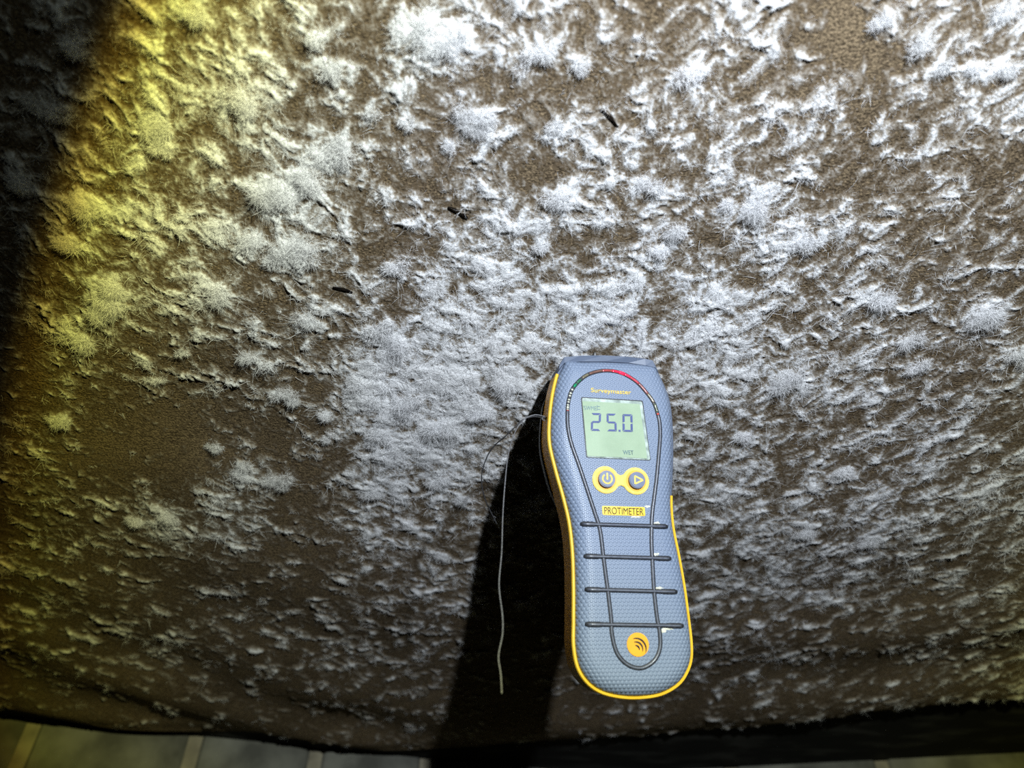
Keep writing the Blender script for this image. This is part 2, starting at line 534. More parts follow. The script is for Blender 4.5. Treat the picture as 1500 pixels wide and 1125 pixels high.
rg = np.random.default_rng(11)
nclu = 20000
k = sample_field(nclu, 1.2)
per = rg.integers(5, 18, nclu)
idx = np.repeat(np.arange(nclu), per)
cen = V[k][idx].copy(); amt = m[k][idx]
nf = len(idx)
size = np.exp(rg.normal(0, 0.45, nclu))[idx]
zc_ = (cen[:, 1] / CP + Z0) / 2
P0 = cen + np.stack([rg.normal(0, 0.0011, nf), rg.normal(0, 0.0011, nf), np.zeros(nf)], -1) * size[:, None]
P0[:, 2] += 0.0003
az = rg.uniform(0, 2 * np.pi, nf); elv = np.abs(rg.normal(0.25, 0.32, nf))
D = np.stack([np.cos(az) * np.cos(elv), np.sin(az) * np.cos(elv), -np.sin(elv)], -1)
L = (0.0016 + 0.0018 * rg.random(nf)) * size * (0.75 + 0.3 * zc_ / Z0) * (0.6 + 0.6 * amt)
W = (0.00010 + 0.00010 * rg.random(nf)) * (0.6 + 0.4 * zc_ / Z0)
vv, ff = ribbons(P0, D, L, W, 0.6, rg)
fib = mesh_np('mould_threads', vv, ff, M_fibre, film)
tag(fib, kind='stuff')

# cottony tufts: each a dome of radiating threads
for (tx, ty, tr) in tuft_w:
    n = int(np.clip(900 * (tr / 0.009) ** 1.3, 260, 1500))
    z = CEIL_Z - float(sag(np.array([tx]), np.array([ty]))[0])
    # a few merging lobes make the outline ragged
    nl = rg.integers(4, 8)
    lx = rg.normal(0, 0.36, nl) * tr * rg.uniform(0.9, 1.4); ly = rg.normal(0, 0.30, nl) * tr; lr = tr * rg.uniform(0.28, 0.6, nl)
    w_ = lr ** 2 / (lr ** 2).sum(); li = rg.choice(nl, n, p=w_)
    a = rg.uniform(0, 2 * np.pi, n); q = np.sqrt(rg.random(n)); rr = q * lr[li]
    bx = tx + lx[li] + np.cos(a) * rr; by = ty + ly[li] + np.sin(a) * rr * 0.85
    bz = np.full(n, z) - 0.6 * lr[li] * np.sqrt(1 - 0.95 * q * q) * rg.random(n) ** 0.6 - 0.001
    az = a + rg.normal(0, 1.3, n); elv = np.clip((1 - q) * 0.9 + rg.normal(0, 0.5, n), -0.6, 1.5)
    D = np.stack([np.cos(az) * np.cos(elv), np.sin(az) * np.cos(elv), -np.sin(elv)], -1)
    L = lr[li] * rg.uniform(0.25, 0.6, n) + 0.0008
    vv, ff = ribbons(np.stack([bx, by, bz], -1), D, L, 0.00010 + 0.00012 * rg.random(n), 0.9, rg)
    mesh_np('mould_tuft', vv, ff, M_fibre, film)

# ------------------------------------------------------------------ moisture meter
ex = Vector((0.98, -0.040, 0.165)).normalized()
ey = Vector((-0.040, 0.955, 0.31)); ey = (ey - ex * ey.dot(ex)).normalized()
ez = ex.cross(ey).normalized()
if ez.z > 0: ez = -ez                       # front faces the camera
MC = ray(905, 770) * 0.392                  # centre of the face plane
R3 = Matrix((ex, ey, ez)).transposed()      # local -> camera


def loc(px, py, h=0.0):
    """local x, y on the meter at height h above the rim plane, seen at a pixel"""
    d = ray(px, py)
    t_ = (MC + ez * h).dot(ez) / d.dot(ez)
    q = d * t_ - MC
    return Vector((q.dot(ex), q.dot(ey), h))


cw = Matrix(((1, 0, 0), (0, -SP, CP), (0, CP, SP)))   # camera -> world rotation
cw = Matrix(((1, 0, 0), (0, -SP, CP), (0, CP, SP)))
RW = cw @ R3
meter = bpy.data.objects.new('moisture_meter', None)
COL.objects.link(meter)
meter.empty_display_size = 0.02
MW = Matrix.Translation(c2w(MC)) @ RW.to_4x4()
meter.matrix_world = MW
tag(meter, 'grey and yellow handheld moisture meter stuck into the mouldy ceiling, display reading 25.0', 'moisture meter')
HAND = RW.determinant()

OUT = [(826, 527), (818, 540), (813, 550), (806, 580), (802, 615), (802, 650), (811, 690), (822, 729), (831, 768), (835.5, 810), (837, 860), (837, 910),
       (837, 945), (843, 978), (858, 1002), (880, 1017), (910, 1024), (940, 1024.5), (970, 1019), (995, 1004), (1008, 985), (1014, 965),
       (1014, 940), (1010, 905), (1004, 860), (996, 815), (988, 775), (985, 745), (985, 720), (986, 700), (987, 660), (986, 620), (982, 588),
       (974, 565), (966, 548), (959, 536), (930, 531), (884, 528), (850, 528)]


def smooth_closed(pts, n, corners=()):
    """closed Catmull-Rom through the points, resampled evenly"""
    N = len(pts); res = []
    for i in range(N):
        p0, p1, p2, p3 = pts[i - 1], pts[i], pts[(i + 1) % N], pts[(i + 2) % N]
        for k in range(10):
            s = k / 10
            res.append(0.5 * ((2 * p1) + (p2 - p0) * s + (2 * p0 - 5 * p1 + 4 * p2 - p3) * s * s + (3 * p1 - p0 - 3 * p2 + p3) * s ** 3))
    res.append(res[0])
    d = [0]
    for a_, b_ in zip(res, res[1:]): d.append(d[-1] + (b_ - a_).length)
    out_ = []; j = 0
    for k in range(n):
        q = d[-1] * k / n
        while d[j + 1] < q: j += 1
        f = (q - d[j]) / max(d[j + 1] - d[j], 1e-9)
        out_.append(res[j].lerp(res[j + 1], f))
    return out_


NO = 220
outl = smooth_closed([loc(*p) for p in OUT], NO)
OA = np.array([(p.x, p.y) for p in outl])
tan = np.roll(OA, -2, 0) - np.roll(OA, 2, 0)
nrm = np.stack([tan[:, 1], -tan[:, 0]], -1); nrm /= np.linalg.norm(nrm, axis=1, keepdims=True)
cen_ = OA.mean(0)
if ((OA - cen_) * nrm).sum() < 0: nrm = -nrm            # outward normals
ymin, ymax = OA[:, 1].min(), OA[:, 1].max()


def seg_dist(x, y, poly):
    a = poly; b_ = np.roll(poly, -1, 0); p = np.array([x, y])
    ab = b_ - a; t_ = np.clip(((p - a) * ab).sum(1) / (ab * ab).sum(1), 0, 1)
    return np.sqrt((((a + ab * t_[:, None]) - p) ** 2).sum(1)).min()


RIM = 0.0016                                            # width of the yellow rim
BEV, HT = 0.0085, 0.0062
INN = OA - nrm * RIM


def dome(x, y):
    d = seg_dist(x, y, INN)
    q = 1 - min(d / BEV, 1.0)
    return 0.0004 + HT * math.sqrt(max(0, 1 - q ** 2.2))


def surf(px, py, lift=0.0):
    """local point on the domed front at a pixel"""
    h = HT
    for _ in range(5):
        p = loc(px, py, h + lift); h = dome(p.x, p.y)
    p = loc(px, py, h + lift)
    return p


def on(p, lift): return Vector((p.x, p.y, dome(p.x, p.y) + lift))


# materials ---------------------------------------------------------------
def dot_bump(t, b, pitch=0.00205, strength=0.6, dist=0.0005):
    """raised dots in a hexagonal lattice"""
    tc = nd(t, 'ShaderNodeTexCoord')
    outs = []
    for off in (0.0, 0.5):
        mp = nd(t, 'ShaderNodeVectorMath', operation='MULTIPLY_ADD')
        mp.inputs[1].default_value = (1 / pitch, 1 / (pitch * 1.732), 0); mp.inputs[2].default_value = (off, off, 0.5)
        fr = nd(t, 'ShaderNodeVectorMath', operation='FRACTION')
        su = nd(t, 'ShaderNodeVectorMath', operation='SUBTRACT'); su.inputs[1].default_value = (0.5, 0.5, 0.5)
        ml = nd(t, 'ShaderNodeVectorMath', operation='MULTIPLY'); ml.inputs[1].default_value = (1, 1.732, 0)
        ln = nd(t, 'ShaderNodeVectorMath', operation='LENGTH')
        t.links.new(tc.outputs['Object'], mp.inputs[0]); t.links.new(mp.outputs[0], fr.inputs[0]); t.links.new(fr.outputs[0], su.inputs[0])
        t.links.new(su.outputs[0], ml.inputs[0]); t.links.new(ml.outputs[0], ln.inputs[0]); outs.append(ln)
    mn = nd(t, 'ShaderNodeMath', operation='MINIMUM')
    t.links.new(outs[0].outputs['Value'], mn.inputs[0]); t.links.new(outs[1].outputs['Value'], mn.inputs[1])
    rp = nd(t, 'ShaderNodeMapRange'); rp.interpolation_type = 'SMOOTHSTEP'
    rp.inputs[1].default_value = 0.22; rp.inputs[2].default_value = 0.44; rp.inputs[3].default_value = 1; rp.inputs[4].default_value = 0
    t.links.new(mn.outputs[0], rp.inputs[0])
    bp = nd(t, 'ShaderNodeBump'); bp.inputs['Strength'].default_value = strength; bp.inputs['Distance'].default_value = dist
    t.links.new(rp.outputs[0], bp.inputs['Height']); t.links.new(bp.outputs[0], b.inputs['Normal'])


M_grey, t, b = new_mat('grey_rubber', (0.175, 0.22, 0.305), 0.42, 0.45)
dot_bump(t, b)
M_cap, t, b = new_mat('grey_plastic', (0.11, 0.135, 0.19), 0.5, 0.4); vary(t, b, (0.105, 0.13, 0.185), (0.12, 0.145, 0.20), 200)
M_back, t, b = new_mat('dark_grey_plastic', (0.075, 0.085, 0.10), 0.5, 0.4); vary(t, b, (0.065, 0.075, 0.09), (0.085, 0.095, 0.11), 200)
M_yel, t, b = new_mat('yellow_plastic', (0.82, 0.50, 0.03), 0.4, 0.4); vary(t, b, (0.80, 0.47, 0.03), (0.86, 0.53, 0.04), 150)
M_org, t, b = new_mat('orange_plastic', (0.80, 0.36, 0.008), 0.4, 0.4); vary(t, b, (0.76, 0.34, 0.008), (0.84, 0.39, 0.01), 150)
M_groove, t, b = new_mat('groove_dark', (0.022, 0.024, 0.03), 0.5, 0.3); vary(t, b, (0.016, 0.018, 0.024), (0.04, 0.042, 0.048), 900)
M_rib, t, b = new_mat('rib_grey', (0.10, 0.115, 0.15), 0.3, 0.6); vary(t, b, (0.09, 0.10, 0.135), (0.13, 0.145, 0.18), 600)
M_btn, t, b = new_mat('button_grey', (0.10, 0.125, 0.20), 0.4, 0.5); vary(t, b, (0.095, 0.12, 0.19), (0.11, 0.135, 0.21), 400)
M_lcd, t, b = new_mat('display_green', (0.44, 0.62, 0.40), 0.5, 0.3, 0, 0.25); vary(t, b, (0.255, 0.345, 0.225), (0.30, 0.395, 0.265), 70)
M_seg, t, b = new_mat('segment_blue', (0.045, 0.065, 0.20), 0.5, 0.3); vary(t, b, (0.04, 0.06, 0.19), (0.055, 0.075, 0.22), 300)
M_seg2, t, b = new_mat('segment_faint', (0.14, 0.22, 0.24), 0.5, 0.3); vary(t, b, (0.12, 0.19, 0.22), (0.16, 0.25, 0.26), 300)
M_bez, t, b = new_mat('clear_bezel', (0.55, 0.62, 0.56), 0.15, 0.6); vary(t, b, (0.22, 0.27, 0.24), (0.50, 0.58, 0.53), 250)
M_ink, t, b = new_mat('plate_lettering', (0.05, 0.05, 0.045), 0.6, 0.2); vary(t, b, (0.012, 0.012, 0.012), (0.04, 0.036, 0.026), 500)
M_letter, t, b = new_mat('yellow_lettering', (0.85, 0.60, 0.10), 0.5, 0.3); vary(t, b, (0.82, 0.56, 0.08), (0.88, 0.64, 0.14), 500)
M_plate, t, b = new_mat('plate_yellow', (0.85, 0.55, 0.0), 0.35, 0.5); vary(t, b, (0.82, 0.50, 0.0), (0.88, 0.60, 0.02), 300)
M_chip, t, b = new_mat('worn_cream', (0.60, 0.60, 0.50), 0.8, 0.2); vary(t, b, (0.48, 0.48, 0.40), (0.70, 0.70, 0.60), 700)
M_steel, t, b = new_mat('steel', (0.6, 0.6, 0.6), 0.25, 0.5, 1.0); vary(t, b, (0.55, 0.55, 0.55), (0.65, 0.65, 0.65), 300)

# front shell ------------------------------------------------------------
rows = 22
_c1, _c2 = surf(897, 585), surf(932, 930)
spine_b = (_c2.x - _c1.x) / (_c2.y - _c1.y); spine_a = _c1.x - spine_b * _c1.y
vs = []; fs = []
hw = 0.030
for i in range(NO):
    x, y = INN[i]
    sy_ = min(max(y, ymin + hw), ymax - hw * 0.7)
    f = (sy_ - ymin) / (ymax - ymin)
    # spine runs through the middle of the outline
    xm = spine_a + spine_b * sy_
    #(OA[:, 1] - sy_).argsort()[:40], 0].min() + OA[np.abs(OA[:, 1] - sy_).argsort()[:40], 0].max())
    for j in range(rows):
        s = (j / (rows - 1)) ** 1.9
        px_, py_ = x + (xm - x) * s, y + (sy_ - y) * s
        h = 0.0004 + HT * math.sqrt(max(0, 1 - (1 - min(seg_dist(px_, py_, INN) / BEV, 1)) ** 2.2)) if j else 0.0
        vs.append((px_, py_, h))
for i in range(NO):
    for j in range(rows - 1):
        a_ = i * rows + j; b_ = ((i + 1) % NO) * rows + j
        fs.append((a_, a_ + 1, b_ + 1, b_))
shell = mesh_py('front_shell', vs, fs, M_grey, meter, True)
tag(shell, 'grey rubber face covered in small raised dots')

# rim: yellow on the handle and left side, grey around the head
LO = loc(813, 548); RO = loc(985, 722)


def is_yellow(p):
    return p[1] < (LO.y if p[0] < 0 else RO.y)


yel = [is_yellow(OA[i]) for i in range(NO)]
start = next(i for i in range(NO) if yel[i] and not yel[i - 1])
cnt = 0
while yel[(start + cnt) % NO]: cnt += 1
yel_idx = [(start + k) % NO for k in range(cnt)]
gry_idx = [(start + cnt - 1 + k) % NO for k in range(NO - cnt + 2)]


def band(name, idx, prof, mat, closed=False, parent=None):
    """sweep a profile of (outward offset, z) along the outline"""
    vs = []; fs = []; P_ = len(prof)
    for i in idx:
        for (o_, z_) in prof:
            vs.append((OA[i][0] + nrm[i][0] * o_, OA[i][1] + nrm[i][1] * o_, z_))
    n_ = len(idx)
    for k in range(n_ if closed else n_ - 1):
        for j in range(P_):
            a_ = k * P_ + j; a2 = k * P_ + (j + 1) % P_
            b_ = ((k + 1) % n_) * P_ + j; b2 = ((k + 1) % n_) * P_ + (j + 1) % P_
            fs.append((a_, a2, b2, b_))
    if not closed:
        fs += [tuple(range(P_)), tuple((n_ - 1) * P_ + j for j in reversed(range(P_)))]
    return mesh_py(name, vs, fs, mat, parent or meter)


tag(band('rim', yel_idx, [(-RIM - 0.0004, 0.0004), (-0.0012, 0.0016), (-0.0004, 0.0014), (0, 0.0006), (0, -0.0022), (-RIM, -0.0022)], M_yel), 'bright yellow rim')
tag(band('head_rim', gry_idx, [(-RIM - 0.0006, 0.0012), (-0.0010, 0.0008), (-0.0003, 0.0), (-0.0003, -0.0022), (-RIM, -0.0022)], M_cap), 'grey rim around the head')


def tapered(name, z0, z1, in0, in1, mat, steps=5, round_=0.0, sub=None):
    vs = []; fs = []
    n_ = NO
    C_ = OA.mean(0)
    for s in range(steps + 1):
        q = s / steps
        off = in0 + (in1 - in0) * q + round_ * max(0, (q - 0.6) / 0.4) ** 2
        for i in range(n_):
            vs.append((OA[i][0] - nrm[i][0] * off, OA[i][1] - nrm[i][1] * off, z0 + (z1 - z0) * q))
    for s in range(steps):
        for i in range(n_):
            a_ = s * n_ + i; b_ = s * n_ + (i + 1) % n_
            fs.append((a_, b_, b_ + n_, a_ + n_))
    vs.append((C_[0], C_[1], z1)); c_ = len(vs) - 1
    for i in range(n_): fs.append((steps * n_ + i, steps * n_ + (i + 1) % n_, c_))
    return mesh_py(name, vs, fs, mat, meter)


tag(tapered('side_shell', -0.0022, -0.0150, 0.0006, 0.0002, M_org), 'orange yellow side wall')
# grey back with the bulging upper half
vs = []; fs = []; n_ = NO
for s in range(8):
    q = s / 7
    for i in range(n_):
        x, y = OA[i]; f = (y - ymin) / (ymax - ymin)
        up = float(sstep(0.45, 0.62, np.array(f)) * (1 - 0.7 * sstep(0.86, 0.95, np.array(f))))
        off = 0.0030 + 0.006 * q ** 3 - up * 0.0036 * (1 - q ** 4)
        z_ = -0.0150 - (0.005 + 0.009 * up) * q
        vs.append((x - nrm[i][0] * off, y - nrm[i][1] * off, z_))
for s in range(7):
    for i in range(n_):
        a_ = s * n_ + i; b_ = s * n_ + (i + 1) % n_
        fs.append((a_, b_, b_ + n_, a_ + n_))
fs.append(tuple(7 * n_ + i for i in range(n_)))
tag(mesh_py('back_cover', vs, fs, M_back, meter), 'dark grey back cover')

# end cap at the top
lowl = [(818, 541), (826, 531.5), (850, 529.5), (884, 529.5), (920, 531.5), (945, 535), (959, 538.5), (963, 545)]
topl = [(820, 534), (827, 523), (850, 521), (884, 520.5), (920, 522.5), (945, 525.5), (956, 528), (961, 537)]
A_ = [surf(*p) for p in lowl]
vs = []; fs = []
for a0, tp in zip(A_, topl):
    t1 = loc(*tp, 0.0036)
    vs += [(a0.x, a0.y - 0.0006, a0.z - 0.0004), (a0.x, a0.y - 0.0003, a0.z + 0.0009), tuple(t1), (t1.x, t1.y + 0.0004, 0.0012), (t1.x, t1.y, -0.016), (a0.x, a0.y - 0.004, -0.016)]
for k in range(len(A_) - 1):
    for j in range(6):
        fs.append((k * 6 + j, k * 6 + (j + 1) % 6, k * 6 + 6 + (j + 1) % 6, k * 6 + 6 + j))
fs += [tuple(range(6)), tuple((len(A_) - 1) * 6 + j for j in reversed(range(6)))]
tag(mesh_py('end_cap', vs, fs, M_cap, meter), 'plain grey end cap')


def tube(name, pts, rad, mat, parent=None, seg=8, closed=False, squash=1.0, up=Vector((0, 0, 1)), taper=None):
    """round bar along local points"""
    vs = []; fs = []; n_ = len(pts)
    for i, p in enumerate(pts):
        a_ = pts[max(i - 1, 0)] if not closed else pts[i - 1]; b_ = pts[min(i + 1, n_ - 1)] if not closed else pts[(i + 1) % n_]
        tg = (b_ - a_).normalized(); sd = tg.cross(up).normalized(); u_ = sd.cross(tg)
        r_ = rad * (taper[i] if taper else 1)
        for k in range(seg):
            an = 2 * math.pi * k / seg
            vs.append(p + sd * math.cos(an) * r_ + u_ * math.sin(an) * r_ * squash)
    for i in range(n_ if closed else n_ - 1):
        for k in range(seg):
            a_ = i * seg + k; b_ = i * seg + (k + 1) % seg
            c_ = ((i + 1) % n_) * seg + (k + 1) % seg; d_ = ((i + 1) % n_) * seg + k
            fs.append((a_, b_, c_, d_))
    if not closed:
        fs += [tuple(range(seg)), tuple((n_ - 1) * seg + k for k in reversed(range(seg)))]
    return mesh_py(name, vs, fs, mat, parent or meter, True)


def spline(pts, per=6):
    res = []; N = len(pts)
    for i in range(N - 1):
        p0 = pts[max(i - 1, 0)]; p1 = pts[i]; p2 = pts[i + 1]; p3 = pts[min(i + 2, N - 1)]
        for k in range(per):
            s = k / per
            res.append(0.5 * ((2 * p1) + (p2 - p0) * s + (2 * p0 - 5 * p1 + 4 * p2 - p3) * s * s + (3 * p1 - p0 - 3 * p2 + p3) * s ** 3))
    res.append(pts[-1])
    return res


def on_path(pix, per=6, lift=0.0):
    return [on(p, lift) for p in spline([surf(*p) for p in pix], per)]


# dark inlaid channel running down both sides and around the emblem
UPIX = [(831.3, 602), (831.8, 625), (837, 650), (848, 681), (861, 720), (871.5, 752), (879, 777), (885, 825), (890.7, 868), (895, 905), (896.5, 930),
        (904, 957), (920, 974), (940, 978.5), (958, 968), (966.5, 950), (966.5, 927), (962.5, 905), (958, 865), (955.5, 820), (954.3, 793), (955, 757),
        (958.5, 727), (962, 699), (965.3, 662), (967, 639), (966.3, 620), (963.8, 608)]
up_ = on_path(UPIX, 5)
ch = tube('inlay_channel', [p + Vector((0, 0, 0.0001)) for p in up_], 0.00105, M_groove, seg=8, squash=0.35)
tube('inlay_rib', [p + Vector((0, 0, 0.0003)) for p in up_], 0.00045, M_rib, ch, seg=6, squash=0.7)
for (a_, b_) in (((850, 767.5), (978, 771.5)), ((855, 814.7), (983, 818.3)), ((856.5, 863.5), (992, 867)), ((857, 914.5), (1001, 916.8))):
    pix = [(a_[0] + (b_[0] - a_[0]) * k / 14, a_[1] + (b_[1] - a_[1]) * k / 14) for k in range(15)]
    pp = on_path(pix, 2)
    tp = [1.15 if k < 5 or k > len(pp) - 6 else 0.95 for k in range(len(pp))]; tp[0] = tp[-1] = 0.7
    g = tube('grip_bar', [p + Vector((0, 0, 0.0002)) for p in pp], 0.00115, M_groove, seg=8, squash=0.45, taper=tp)
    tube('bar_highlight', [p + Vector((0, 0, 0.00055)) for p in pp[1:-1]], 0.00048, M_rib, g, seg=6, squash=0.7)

# light guide over the display: an arc of coloured windows
ARC = [(831.3, 602), (832.4, 590), (837.5, 572), (849, 557.5), (863, 548), (881.7, 543.3), (900, 544), (916, 549), (932.5, 559.6), (946, 574), (957.5, 590), (963.8, 608)]
arc = on_path(ARC, 10)
na = len(arc)
bedm = tube('light_guide', [p + Vector((0, 0, 0.0001)) for p in arc], 0.00105, M_groove, seg=8, squash=0.4)


def led(f0, f1, col, emit=0.0, r_=0.0007, rough=0.15):
    i0, i1 = int(f0 * (na - 1)), max(int(f1 * (na - 1)), int(f0 * (na - 1)) + 1)
    mt, t, b = new_mat('window_tint', col, rough, 0.6)
    vary(t, b, tuple(c * 0.8 for c in col), tuple(min(1, c * 1.2) for c in col), 400)
    if emit:
        b.inputs['Emission Color'].default_value = (1.0, 0.01, 0.04, 1); b.inputs['Emission Strength'].default_value = emit
    tube('led_window', [p + Vector((0, 0, 0.00028)) for p in arc[i0:i1 + 1]], r_, mt, bedm, seg=8, squash=0.7)


led(0.0, 0.015, (0.5, 0.08, 0.06))
for k in range(8):
    led(0.022 + k * 0.023, 0.034 + k * 0.023, (0.62, 0.64, 0.52))
led(0.215, 0.245, (0.01, 0.22, 0.09)); led(0.25, 0.29, (0.03, 0.14, 0.07))
led(0.30, 0.36, (0.16, 0.14, 0.09)); led(0.37, 0.46, (0.16, 0.085, 0.065)); led(0.46, 0.53, (0.34, 0.06, 0.06))
led(0.53, 0.585, (0.75, 0.02, 0.06), 0.5); led(0.585, 0.635, (0.9, 0.02, 0.06), 1.3, 0.00085); led(0.635, 0.68, (0.75, 0.03, 0.08), 0.5)
led(0.68, 0.75, (0.42, 0.05, 0.07), 0.08); led(0.75, 0.84, (0.26, 0.09, 0.08)); led(0.84, 0.91, (0.17, 0.14, 0.09)); led(0.92, 0.98, (0.10, 0.12, 0.07))
led(0.985, 1.0, (0.5, 0.08, 0.06))

# display -----------------------------------------------------------------
HF = HT + 0.0004


def prism(name, pts, z0, z1, mat, parent=None, bev=0.0):
    bm = bmesh.new()
    v0 = [bm.verts.new((p[0], p[1], z0)) for p in pts]
    f = bm.faces.new(v0)
    ex_ = bmesh.ops.extrude_face_region(bm, geom=[f])
    tv = [g for g in ex_['geom'] if isinstance(g, bmesh.types.BMVert)]
    bmesh.ops.translate(bm, verts=tv, vec=(0, 0, z1 - z0))
    if bev:
        top = [e_ for e_ in bm.edges if all(v in tv for v in e_.verts)]
        bmesh.ops.bevel(bm, geom=top, offset=bev, segments=2, affect='EDGES')
    bmesh.ops.recalc_face_normals(bm, faces=bm.faces)
    me = bpy.data.meshes.new(name); bm.to_mesh(me); bm.free()
    return link_mesh(name, me, mat, parent or meter)


def rounded(corners, r_, n=4):
    res = []; N = len(corners)
    for i in range(N):
        p = corners[i]; a_ = (corners[i - 1] - p).normalized() * r_; b_ = (corners[(i + 1) % N] - p).normalized() * r_
        for k in range(n + 1):
            s = k / n
            res.append(p + a_ * (1 - s) ** 2 + b_ * s ** 2)
    return res


q4 = [loc(*p, HF) for p in ((850.6, 581.5), (941.5, 586.8), (953.2, 675), (858.5, 670.3))]
edge_ = prism('display_edge', [(p.x, p.y) for p in rounded(q4, 0.0012)], HF - 0.003, HF + 0.0002, M_groove)
q4 = [loc(*p, HF) for p in ((852.2, 583), (940.3, 588.3), (952.2, 674), (859.5, 669.6))]
bez = prism('display_bezel', [(p.x, p.y) for p in rounded(q4, 0.0011)], HF - 0.003, HF + 0.00045, M_bez, edge_, 0.0002)
s4 = [loc(*p, HF) for p in ((852.4, 588), (936.5, 592.4), (947.5, 672.0), (859.8, 668.2))]
scr = prism('display_screen', [(p.x, p.y) for p in rounded(s4, 0.0005)], HF - 0.003, HF + 0.0007, M_lcd)
tag(scr, 'pale green liquid crystal display')
ZS_ = HF + 0.0008
# red glint of the lit lamp on the bezel strip is left to the light


def flat(name, polys, mat, parent, z0, th=0.00012):
    """flat printed or segment shapes, a little proud"""
    vs = []; fs = []
    for poly in polys:
        n_ = len(poly); o_ = len(vs)
        for p in poly: vs.append((p[0], p[1], z0))
        for p in poly: vs.append((p[0], p[1], z0 + th))
        fs.append(tuple(o_ + n_ + k for k in range(n_))); fs.append(tuple(o_ + k for k in reversed(range(n_))))
        for k in range(n_): fs.append((o_ + k, o_ + (k + 1) % n_, o_ + n_ + (k + 1) % n_, o_ + n_ + k))
    return mesh_py(name, vs, fs, mat, parent)


SEGS = {'2': 'abged', '5': 'afgcd', '0': 'abcdef'}


def digit(chr_, tl_, tr_, bl_, br_):
    """seven-segment digit inside a pixel quad"""
    c4 = [loc(*p, ZS_) for p in (tl_, tr_, bl_, br_)]

    def q(u, v): return c4[0].lerp(c4[1], u).lerp(c4[2].lerp(c4[3], u), v)
    w, hh = 0.21, 0.105
    g = 0.02
    pol = {'a': [(.02 + g, 0), (.98 - g, 0), (1 - w - g, hh), (w + g, hh)],
           'd': [(w + g, 1 - hh), (1 - w - g, 1 - hh), (.98 - g, 1), (.02 + g, 1)],
           'g': [(.05, .5), (w, .5 - hh / 2), (1 - w, .5 - hh / 2), (.95, .5), (1 - w, .5 + hh / 2), (w, .5 + hh / 2)],
           'f': [(0, .02), (w, .02 + hh), (w, .5 - hh * .6), (0, .48)], 'e': [(0, .52), (w, .5 + hh * .6), (w, .98 - hh), (0, .98)],
           'b': [(1 - w, .02 + hh), (1, .02), (1, .48), (1 - w, .5 - hh * .6)], 'c': [(1 - w, .5 + hh * .6), (1, .52), (1, .98), (1 - w, .98 - hh)]}
    flat('digit', [[q(*p) for p in pol[s]] for s in SEGS[chr_]], M_seg, scr, ZS_)


digit('2', (866, 605), (880.5, 605.3), (865.5, 631), (879.5, 631.3))
digit('5', (888.5, 605.8), (902.5, 606.2), (889, 631.6), (903.5, 632))
digit('0', (911.8, 606.6), (926.3, 607), (912, 632.2), (927, 632.8))
flat('decimal_point', [[loc(*p, ZS_) for p in ((906, 629.6), (908.8, 629.7), (909, 632.4), (906.2, 632.3))]], M_seg, scr, ZS_)


def lettering(name, text, quad, h, mat, parent, bold=0.0):
    """text fitted into a pixel quad (top left, top right, bottom left), at height h"""
    cu = bpy.data.curves.new(name, 'FONT'); cu.body = text; cu.extrude = 0.0; cu.offset = bold
    tmp = bpy.data.objects.new(name, cu); COL.objects.link(tmp)
    bpy.context.view_layer.update()
    me = bpy.data.meshes.new_from_object(tmp.evaluated_get(bpy.context.evaluated_depsgraph_get()))
    bpy.data.objects.remove(tmp); bpy.data.curves.remove(cu)
    co = np.zeros(len(me.vertices) * 3, np.float32); me.vertices.foreach_get('co', co); co = co.reshape(-1, 3)
    lo, hi = co.min(0), co.max(0)
    tl_, tr_, bl_ = [loc(*p, h) for p in quad]
    u = (co[:, 0] - lo[0]) / (hi[0] - lo[0]); v = (hi[1] - co[:, 1]) / (hi[1] - lo[1])
    res = np.array(tl_)[None] + u[:, None] * np.array(tr_ - tl_)[None] + v[:, None] * np.array(bl_ - tl_)[None]
    res[:, 2] = h
    me.vertices.foreach_set('co', res.astype(np.float32).ravel()); me.update()
    bm = bmesh.new(); bm.from_mesh(me)
    ext = bmesh.ops.extrude_face_region(bm, geom=bm.faces[:])
    bmesh.ops.translate(bm, verts=[g for g in ext['geom'] if isinstance(g, bmesh.types.BMVert)], vec=(0, 0, 0.00012))
    bmesh.ops.recalc_face_normals(bm, faces=bm.faces)
    bm.to_mesh(me); bm.free(); me.name = name; me.materials.clear()
    return link_mesh(name, me, mat, parent)


lettering('unit_lettering', '%WME', ((854.5, 594.2), (873.5, 595.2), (854.7, 600.2)), ZS_, M_seg2, scr, 0.0)
flat('pin_icon', [[loc(*p, ZS_) for p in pl] for pl in (
    ((874.3, 593.6), (875.1, 593.6), (875.3, 601.2), (874.5, 601.2)), ((875, 595), (879, 595.3), (879, 596), (875, 595.7)),
    ((875.2, 599.2), (879.2, 599.4), (879.2, 600.1), (875.2, 599.9)))], M_seg2, scr, ZS_)
lettering('state_lettering', 'WET', ((912.2, 659.5), (927.6, 660), (912.9, 665.6)), ZS_, M_seg2, scr, 0.005)
lettering('model_lettering', 'Surveymaster', ((865.5, 568), (924.3, 571.6), (865.7, 576.5)), HF + 0.0001, M_letter, shell, 0.010)

# buttons -----------------------------------------------------------------
cl, cr_ = loc(887.0, 703, HF), loc(931.0, 704.8, HF)
RS = (loc(906.4, 703, HF) - cl).length
dirx = (cr_ - cl).normalized(); diry = Vector((-dirx.y, dirx.x, 0))
dist_ = (cr_ - cl).length


